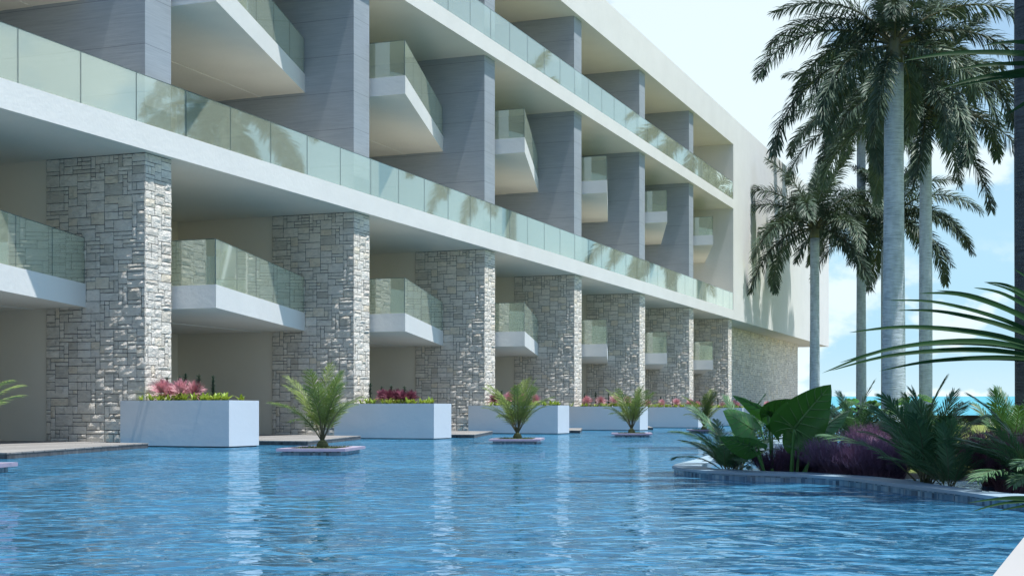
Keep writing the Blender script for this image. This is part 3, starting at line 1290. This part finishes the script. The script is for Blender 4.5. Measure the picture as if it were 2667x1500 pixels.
# --- elephant ears
def ear_leaf(mb, o, tip, nrm, ln, w, cup=.12, vein=True, lobe=.36):
    """heart leaf: o = stalk joint, tip = direction to the tip, nrm = upper side"""
    tip = tip.normalized()
    nrm = (nrm - tip * nrm.dot(tip)).normalized()
    sd = tip.cross(nrm)

    def pt(x, y):
        fy = y / ln
        r = abs(x) / (w * .5)
        z = -cup * w * (r ** 1.6) + .04 * ln * math.sin(x * 26 / w + fy * 3) * r * .5 - .10 * ln * max(0, fy) ** 2
        return o + tip * y + sd * x + nrm * z

    def half(y):
        f = y / ln
        if f >= 0:
            return .5 * w * (max(0, 1 - f ** 1.25)) ** .78 * (1 + .12 * math.sin(f * 3.1))
        g = -f / lobe
        return .5 * w * (max(0, 1 - g ** 2.2)) ** .55

    def inner_(y):
        f = y / ln
        return 0 if f >= 0 else .10 * w * min(1, (-f / lobe) * 2.2) ** .7 * 1.2
    ny, nx = 16, 5
    for sg in (-1, 1):
        rows = []
        for j in range(ny + 1):
            y = -lobe * ln * .995 + (1 + lobe) * ln * j / ny * .9985
            hi, lo = half(y), inner_(y)
            lo = min(lo, hi)
            rows.append([mb.vert(pt(sg * (lo + (hi - lo) * i / nx), y)) for i in range(nx + 1)])
        for j in range(ny):
            for i in range(nx):
                q = (rows[j][i], rows[j][i + 1], rows[j + 1][i + 1], rows[j + 1][i])
                mb.face(q if sg > 0 else q[::-1])
    mb.mi = 1
    up = nrm * .004

    def rib(pts, r0, r1):
        n_ = len(pts)
        mb.tube(pts, [r0 + (r1 - r0) * i / (n_ - 1) for i in range(n_)], 5)
    rib([pt(0, ln * f) for f in (0, .25, .5, .75, .97)], .017 * ln / .6, .003)
    if vein:
        for sg in (-1, 1):
            for f0, ang in ((.0, 8), (.12, 28), (.27, 36), (.43, 42), (.60, 48), (.75, 52)):
                y0 = ln * f0
                pts = []
                for q in (0, .3, .6, .92):
                    ll = half(y0 + .12 * ln) * q
                    yy = y0 + math.tan(R(ang)) * ll * .8
                    xx = ll
                    xx = min(xx, half(min(yy, ln * .99)) * .97)
                    pts.append(pt(sg * xx, yy))
                rib(pts, .009 * ln / .6, .003)
            pts = [pt(sg * w * x_, -ln * y_) for x_, y_ in ((.0, 0), (.10, .07), (.19, .15), (.25, .24))]
            rib(pts, .010 * ln / .6, .003)
            pts = [pt(sg * w * x_, -ln * y_) for x_, y_ in ((.0, 0), (.14, .01), (.28, .045), (.41, .09))]
            rib(pts, .009 * ln / .6, .003)
    mb.mi = 0


def elephant_ear(base, leaves, label, scale=1.0):
    t = thing('elephant_ear', label, 'plant', base, 'elephant ear plants')
    for (jx, jy, jz, tip, nrm, ln, w, mat, foot) in leaves:
        jo = Vector((jx, jy, jz))
        mb = MB()
        mb.smooth = True
        ear_leaf(mb, jo, Vector(tip), Vector(nrm), ln, w, vein=ln > .3)
        local('leaf', mb, [mat, VEIN], t)
        mb = MB()
        mb.smooth = True
        f = Vector(foot)
        pts = []
        for q in range(9):
            w_ = q / 8
            pts.append(f.lerp(jo, w_) + Vector((0, 0, .08 * math.sin(math.pi * w_) * ln)))
        mb.tube(pts, [(.026 - .014 * q / 8) * (ln / .62) for q in range(9)], 8)
        local('stalk', mb, STALK, t)
    return t


YE = 15.9
px = YE / 3660


def L3(u, v, dy=0.0):
    """point relative to plant base from photo pixel at depth YE + dy"""
    y = YE + dy
    return ((u - 1333.5) / 3660 * y, y, (1072 - v) / 3660 * y)


eb = atY(2070, YE + .1, -.78)


def rel(q):
    return (q[0] - eb.x, q[1] - eb.y, q[2] - eb.z)


def lf(u, v, dy, tu, tv, nrm, ln, w, mat, fu, fy=.1, tz=0.0):
    j = rel(L3(u, v, dy))
    tip = Vector((tu - u, 0, v - tv)).normalized() + Vector((0, tz, 0))
    foot = ((fu - 1333.5) / 3660 * (YE + fy) - eb.x, YE + fy - eb.y, 0)
    return (*j, tip, nrm, ln, w, mat, foot)


elephant_ear(eb, [
    lf(2068, 1115, -.05, 2157, 995, (.06, .85, .35), .64, .64, EAR, 2061, .05, -.18),
    lf(1960, 1118, -.15, 1893, 1070, (.25, -.75, .65), .40, .50, EARB, 1995, .1, -.2),
    lf(1960, 1163, -.35, 1890, 1136, (.3, .55, .65), .42, .40, EAR, 1999, -.1, -.25),
    lf(2140, 1120, .1, 2205, 1066, (-.75, -.25, .55), .42, .42, EARB, 2091, .05, .15),
    lf(2152, 1140, .3, 2150, 1190, (.5, -.75, .4), .30, .46, EARB, 2079, .15, -.2),
    lf(2000, 1075, .5, 1917, 1022, (.1, .35, 1), .46, .46, EARB, 2013, .3, .25),
    lf(2010, 1085, .35, 2055, 1055, (-.1, .75, .5), .36, .5, EAR, 2013, .3, -.1),
    lf(2082, 1150, .25, 2088, 1040, (0, .7, .5), .5, .42, EARB, 2075, .2, .1),
], 'giant elephant ear with huge dark heart shaped leaves at the kerb')


def small_ear(u, Y, label, seed, n=6, sz=1.0, mats=(None,)):
    rnd = random.Random(seed)
    b = atY(u, Y, -.72)
    lv = []
    for i in range(n):
        a = 2 * math.pi * i / n + rnd.uniform(-.4, .4)
        r = rnd.uniform(.15, .42) * sz
        hgt = rnd.uniform(.6, 1.0) * sz
        lv.append((math.cos(a) * r, math.sin(a) * r, hgt, (math.cos(a), math.sin(a), -.35), (math.cos(a) * .4, math.sin(a) * .4, 1), .34 * sz * rnd.uniform(.8, 1.1), .32 * sz, rnd.choice((EAR, EAR, EARB)), (math.cos(a) * .03, math.sin(a) * .03, 0)))
    elephant_ear(b, lv, label)


small_ear(2215, 33, 'elephant ear standing out against the sea, left of the tallest trunk', 31, 7, 1.15)
small_ear(2290, 36, 'bright elephant ear touching the left side of the tallest trunk', 32, 7, 1.05)
small_ear(2375, 37, 'elephant ear between the tallest palm and the slim palm', 33, 7, 1.15)
small_ear(1995, 30, 'elephant ear before the stone wall, left of the giant leaf', 34, 7, .95)
small_ear(2058, 31, 'elephant ear before the stone wall, behind the giant leaf', 35, 7, .95)
small_ear(2160, 27, 'low elephant ear right of the giant leaf tip', 36, 6, .8)


# --- purple grasses
def grass_bush(x, y, z, rx, ry, h, n, mat, label, seed, w=.0065, lean=80):
    rnd = random.Random(seed)
    n = int(n * 1.9)
    mb = MB()
    for i in range(n):
        a = rnd.uniform(0, 6.283)
        r = math.sqrt(rnd.random()) * .55
        o = Vector((math.cos(a) * r * rx, math.sin(a) * r * ry, 0))
        az = a + rnd.uniform(-.9, .9)
        e0 = R(rnd.uniform(55, 88))
        blade(mb, o, az, e0, e0 - R(rnd.uniform(.3, 1) * lean), h * rnd.uniform(.55, 1.2), w * rnd.uniform(.6, 1.3), 4, .0)
        if i % 2 == 0:
            # feathery plume near the tip
            e = e0 - R(lean * .3)
            d = Vector((math.cos(az) * math.cos(e), math.sin(az) * math.cos(e), math.sin(e)))
            q = o + d * h * rnd.uniform(.5, .95)
            for j in range(5):
                blade(mb, q + d * j * .02, az + rnd.uniform(-1.2, 1.2), e + rnd.uniform(-.4, .6), e - R(50), .12 * rnd.uniform(.6, 1.2), w * .8, 2, .0)
    o = local('ornamental_grass', mb, mat, None, (x, y, z))
    tag(o, label, 'plant', 'purple ornamental grasses')


p = atY(2120, 16.7)
grass_bush(p.x, p.y, p.z, .45, .4, .30, 900, PURPLE, 'purple ornamental grass behind the stalks of the giant leaf', 41)
p = atY(2215, 15.4)
grass_bush(p.x, p.y, p.z, .45, .45, .44, 1100, PURPLE, 'widest mound of purple grass along the middle of the kerb', 42)
p = atY(2290, 14.9)
grass_bush(p.x, p.y, p.z, .45, .4, .40, 900, PURPLE, 'purple grass mound touching the large dark feathery palm', 43)
p = atY(2660, 13.2)
grass_bush(p.x, p.y, p.z, .42, .4, .58, 1400, WINE, 'tall wine red grass at the right edge beside the kerb', 44)
p = atY(2610, 14.2)
grass_bush(p.x, p.y, p.z, .35, .35, .46, 800, WINE, 'smaller wine red grass left of the tall one', 45)
p = atY(2290, 24)
grass_bush(p.x, p.y, p.z, .6, .5, .55, 700, PURPLE, 'purple grass on the lawn left of the tallest trunk', 46)
p = atY(2350, 20)
grass_bush(p.x, p.y, p.z, .5, .45, .40, 700, PURPLE, 'purple grass on the lawn behind the large dark feathery palm', 47)
p = atY(2020, 16.4)
grass_bush(p.x, p.y, p.z, .3, .3, .26, 500, PURPLE, 'low purple grass under the left leaves of the elephant ear', 48)


# --- clipped dark shrubs behind
def shrub(x, y, z, rx, ry, h, n, mat, label, seed, leaf=.09):
    rnd = random.Random(seed)
    mb = MB()
    for i in range(n):
        v = Vector((rnd.gauss(0, 1), rnd.gauss(0, 1), rnd.gauss(0, 1))).normalized()
        k = rnd.uniform(.45, 1) * (1 + .25 * noise.noise(v * 2.2 + Vector((seed, 0, 0))))
        c = Vector((v.x * rx * k, v.y * ry * k, h * .5 + v.z * h * .5 * k))
        blade(mb, c, rnd.uniform(0, 6.28), R(rnd.uniform(-10, 70)), R(rnd.uniform(-40, 30)), leaf * rnd.uniform(.7, 1.3), leaf * .5, 2)
    o = local('garden_shrub', mb, mat, None, (x, y, z))
    tag(o, label, 'shrub', 'dark shrubs in the garden')


for u, Y, rx, h, lab, sd in ((2265, 27, .6, .8, 'dark leafy shrub beside purple grass left of the tallest trunk', 51),
                             (2175, 36, 1.0, .7, 'dark shrub under the elephant ear before the sea', 52),
                             (2350, 40, 1.1, .7, 'dark shrub between the two big trunks', 53),
                             (2030, 34, 1.2, .75, 'dark shrub before the plain stone wall of the hotel', 54),
                             (2110, 40, 1.2, .75, 'dark shrub at the foot of the short palm', 55),
                             (2440, 44, 1.1, .6, 'dark shrub right of the slim palm, before the dark strip', 56)):
    p = atY(u, Y, -.7)
    shrub(p.x, p.y, p.z, rx, rx * .8, h, 900, HEDGE, lab, sd)

# ------------------------------------------------------------------ fan palm at the right edge
fp = Vector((5.05, 11.6, -.72))
fan = thing('fan_palm', 'fan palm with long narrow blades reaching in from the right edge', 'palm', fp)
mb = MB()
mb.smooth = True
mb.tube([(0, 0, 0), (.02, 0, 1.2), (0, .02, 2.2), (0, 0, 2.9)], [.11, .10, .095, .08], 12)
local('trunk', mb, TRUNK_SHADED, fan)


def strap(mb, o, pts, w):
    """long blade through points (relative to the plant)"""
    q = smooth_line([Vector(x) for x in pts], 6)
    n = len(q)
    prev = None
    for i, c in enumerate(q):
        d = (q[min(i + 1, n - 1)] - q[max(i - 1, 0)]).normalized()
        sd = d.cross(Vector((.1, -.92, .38))).normalized()
        up = sd.cross(d)
        f = i / (n - 1)
        ww = w * min(1, .45 + f * 1.6) * (1 - max(0, f - .35) / .65) ** .75 * .5
        cur = (mb.vert(c + sd * ww + up * ww * .3), mb.vert(c - up * ww * .2), mb.vert(c - sd * ww + up * ww * .3))
        if prev:
            mb.face((prev[0], cur[0], cur[1], prev[1]))
            mb.face((prev[1], cur[1], cur[2], prev[2]))
        prev = cur


def fan_leaf(hub, tips, w=.05, rnd=random.Random(9)):
    """hub = (u, v, Y); tips = list of (u, v, Y, sag)"""
    def w3(u, v, Y):
        return Vector(((u - 1333.5) / 3660 * Y, Y, (1072 - v) / 3660 * Y)) - fp
    h = w3(*hub)
    mb = MB()
    mb.smooth = True
    for (u, v, Y, sag) in tips:
        t = w3(u, v, Y)
        d = t - h
        a = h + d * .38 + UP * sag
        b = h + d * .74 + UP * sag * .85
        strap(mb, h, [h, a, b, t], w * rnd.uniform(.85, 1.15))
    mb.mi = 1
    st_ = Vector((0, 0, 2.2 if h.z > 2.2 else max(.5, h.z - .1)))
    mb.tube([st_, st_.lerp(h, .5) + UP * .08, h], [.014, .012, .01], 6)
    local('fan_blades', mb, [FAN, STALK], fan)


fan_leaf((2850, 960, 11.3), [(2140, 1002 - 30, 10.9, .22), (2160, 966, 11.2, .15), (2185, 945, 11.0, .17), (2210, 866, 11.2, .14), (2312, 782, 11.2, .14), (2336, 808, 11.5, .12),
                             (2394, 764, 11.0, .16), (2438, 756, 11.4, .13), (2535, 749, 11.2, .13), (2562, 735, 11.5, .16), (2570, 737, 11.0, .12), (2290, 966, 11.6, .09), (2640, 700, 11.3, .1), (2720, 690, 11.2, .1)], .052)
fan_leaf((2900, 190, 11.3), [(2352, 159, 10.9, .10), (2470, 185, 11.2, .06), (2430, 238, 11.3, .08), (2480, 228, 11.6, .04), (2560, 120, 11.4, .1), (2620, 300, 11.2, .05)], .06)
fan_leaf((2850, 1330, 10.2), [(2519, 1309, 9.9, .05), (2530, 1332, 9.9, .07), (2560, 1302, 10.2, .05), (2600, 1330, 10, .04)], .03)

# ------------------------------------------------------------------ camera
cam = bpy.data.cameras.new('camera')
co = bpy.data.objects.new('camera', cam)
COL.objects.link(co)
co.location = (0, 0, 0)
co.rotation_euler = (R(90), 0, 0)
cam.sensor_width = 36
cam.lens = 3660 / 2667 * 36
cam.shift_y = 322 / 2667
cam.clip_start = .1
cam.clip_end = 20000
sc.camera = co

# ------------------------------------------------------------------ light
ld = DS * .030 + DT * -.30 + UP * -1.0
sun = bpy.data.lights.new('sun', 'SUN')
sun.energy = 3.8
sun.angle = R(.6)
sun.color = (1, .985, .96)
so = bpy.data.objects.new('sun', sun)
COL.objects.link(so)
so.rotation_euler = ld.to_track_quat('-Z', 'Y').to_euler()
so.location = (10, -10, 40)

w = bpy.data.worlds.new('World')
sc.world = w
w.use_nodes = True
nt = w.node_tree
bg = nt.nodes['Background']
sky = N(nt, 'ShaderNodeTexSky')
sky.sky_type = 'NISHITA'
sky.sun_disc = False
el = math.atan2(1, math.hypot(ld.x, ld.y))
sky.sun_elevation = el
sky.sun_rotation = math.atan2(-ld.x, -ld.y)
sky.air_density = 1.0
sky.dust_density = .2
sky.ozone_density = 2.0
tc = N(nt, 'ShaderNodeTexCoord')
sepw = N(nt, 'ShaderNodeSeparateXYZ')
L(nt, tc.outputs['Generated'], sepw.inputs[0])


def smap(val, a, b, lo=0.0, hi=1.0):
    m_ = N(nt, 'ShaderNodeMapRange', interpolation_type='SMOOTHSTEP')
    m_.inputs['From Min'].default_value = a
    m_.inputs['From Max'].default_value = b
    m_.inputs['To Min'].default_value = lo
    m_.inputs['To Max'].default_value = hi
    L(nt, val, m_.inputs['Value'])
    return m_.outputs['Result']


dp = N(nt, 'ShaderNodeVectorMath', operation='DOT_PRODUCT')
L(nt, tc.outputs['Generated'], dp.inputs[0])
dp.inputs[1].default_value = (.60, .80, 0)
front = smap(dp.outputs['Value'], .25, .85)
# pale blue low over the sea
low = math_node(nt, 'MULTIPLY', smap(sepw.outputs[2], .05, .32, 1.0, .25), front)
base = mixc(nt, math_node(nt, 'MULTIPLY', low, .9), sky.outputs['Color'], (2.7, 4.8, 6.2))
mp = N(nt, 'ShaderNodeMapping')
mp.inputs['Scale'].default_value = (1, 1, 1.5)
mp.inputs['Location'].default_value = (.37, .15, .12)
L(nt, tc.outputs['Generated'], mp.inputs['Vector'])
n1 = noise_tex(nt, mp.outputs['Vector'], 7.5, 10, .56, .15)
bias = math_node(nt, 'ADD', smap(sepw.outputs[2], .07, .16, .01, .15), smap(sepw.outputs[0], .15, .34, 0.02, -.19))
cl = smap(math_node(nt, 'ADD', n1, bias), .48, .57)
mp2 = N(nt, 'ShaderNodeMapping')
mp2.inputs['Scale'].default_value = (1, 1, 1.9)
mp2.inputs['Location'].default_value = (.9, .3, .05)
L(nt, tc.outputs['Generated'], mp2.inputs['Vector'])
n2 = noise_tex(nt, mp2.outputs['Vector'], 13, 9, .55, .1)
cl2 = math_node(nt, 'MULTIPLY', smap(n2, .47, .56), smap(sepw.outputs[2], .075, .125, 1.0, 0.0))
cl = math_node(nt, 'MAXIMUM', cl, cl2)
haze = smap(sepw.outputs[2], .0, .05, .35, 0)
cov = math_node(nt, 'MULTIPLY', math_node(nt, 'MINIMUM', math_node(nt, 'ADD', math_node(nt, 'ADD', .10, haze), math_node(nt, 'MULTIPLY', cl, .74)), .95), front)
mixn = N(nt, 'ShaderNodeMix', data_type='RGBA')
L(nt, cov, mixn.inputs[0])
L(nt, base, mixn.inputs[6])
mixn.inputs[7].default_value = (5.9, 6.75, 7.0, 1)
L(nt, mixn.outputs[2], bg.inputs['Color'])
bg.inputs['Strength'].default_value = .092

sc.view_settings.view_transform = 'Standard'
sc.view_settings.look = 'None'
sc.view_settings.gamma = 1
sc.view_settings.exposure = .80
sc.cycles.max_bounces = 8
sc.cycles.transparent_max_bounces = 24
sc.cycles.caustics_reflective = False
sc.cycles.caustics_refractive = False
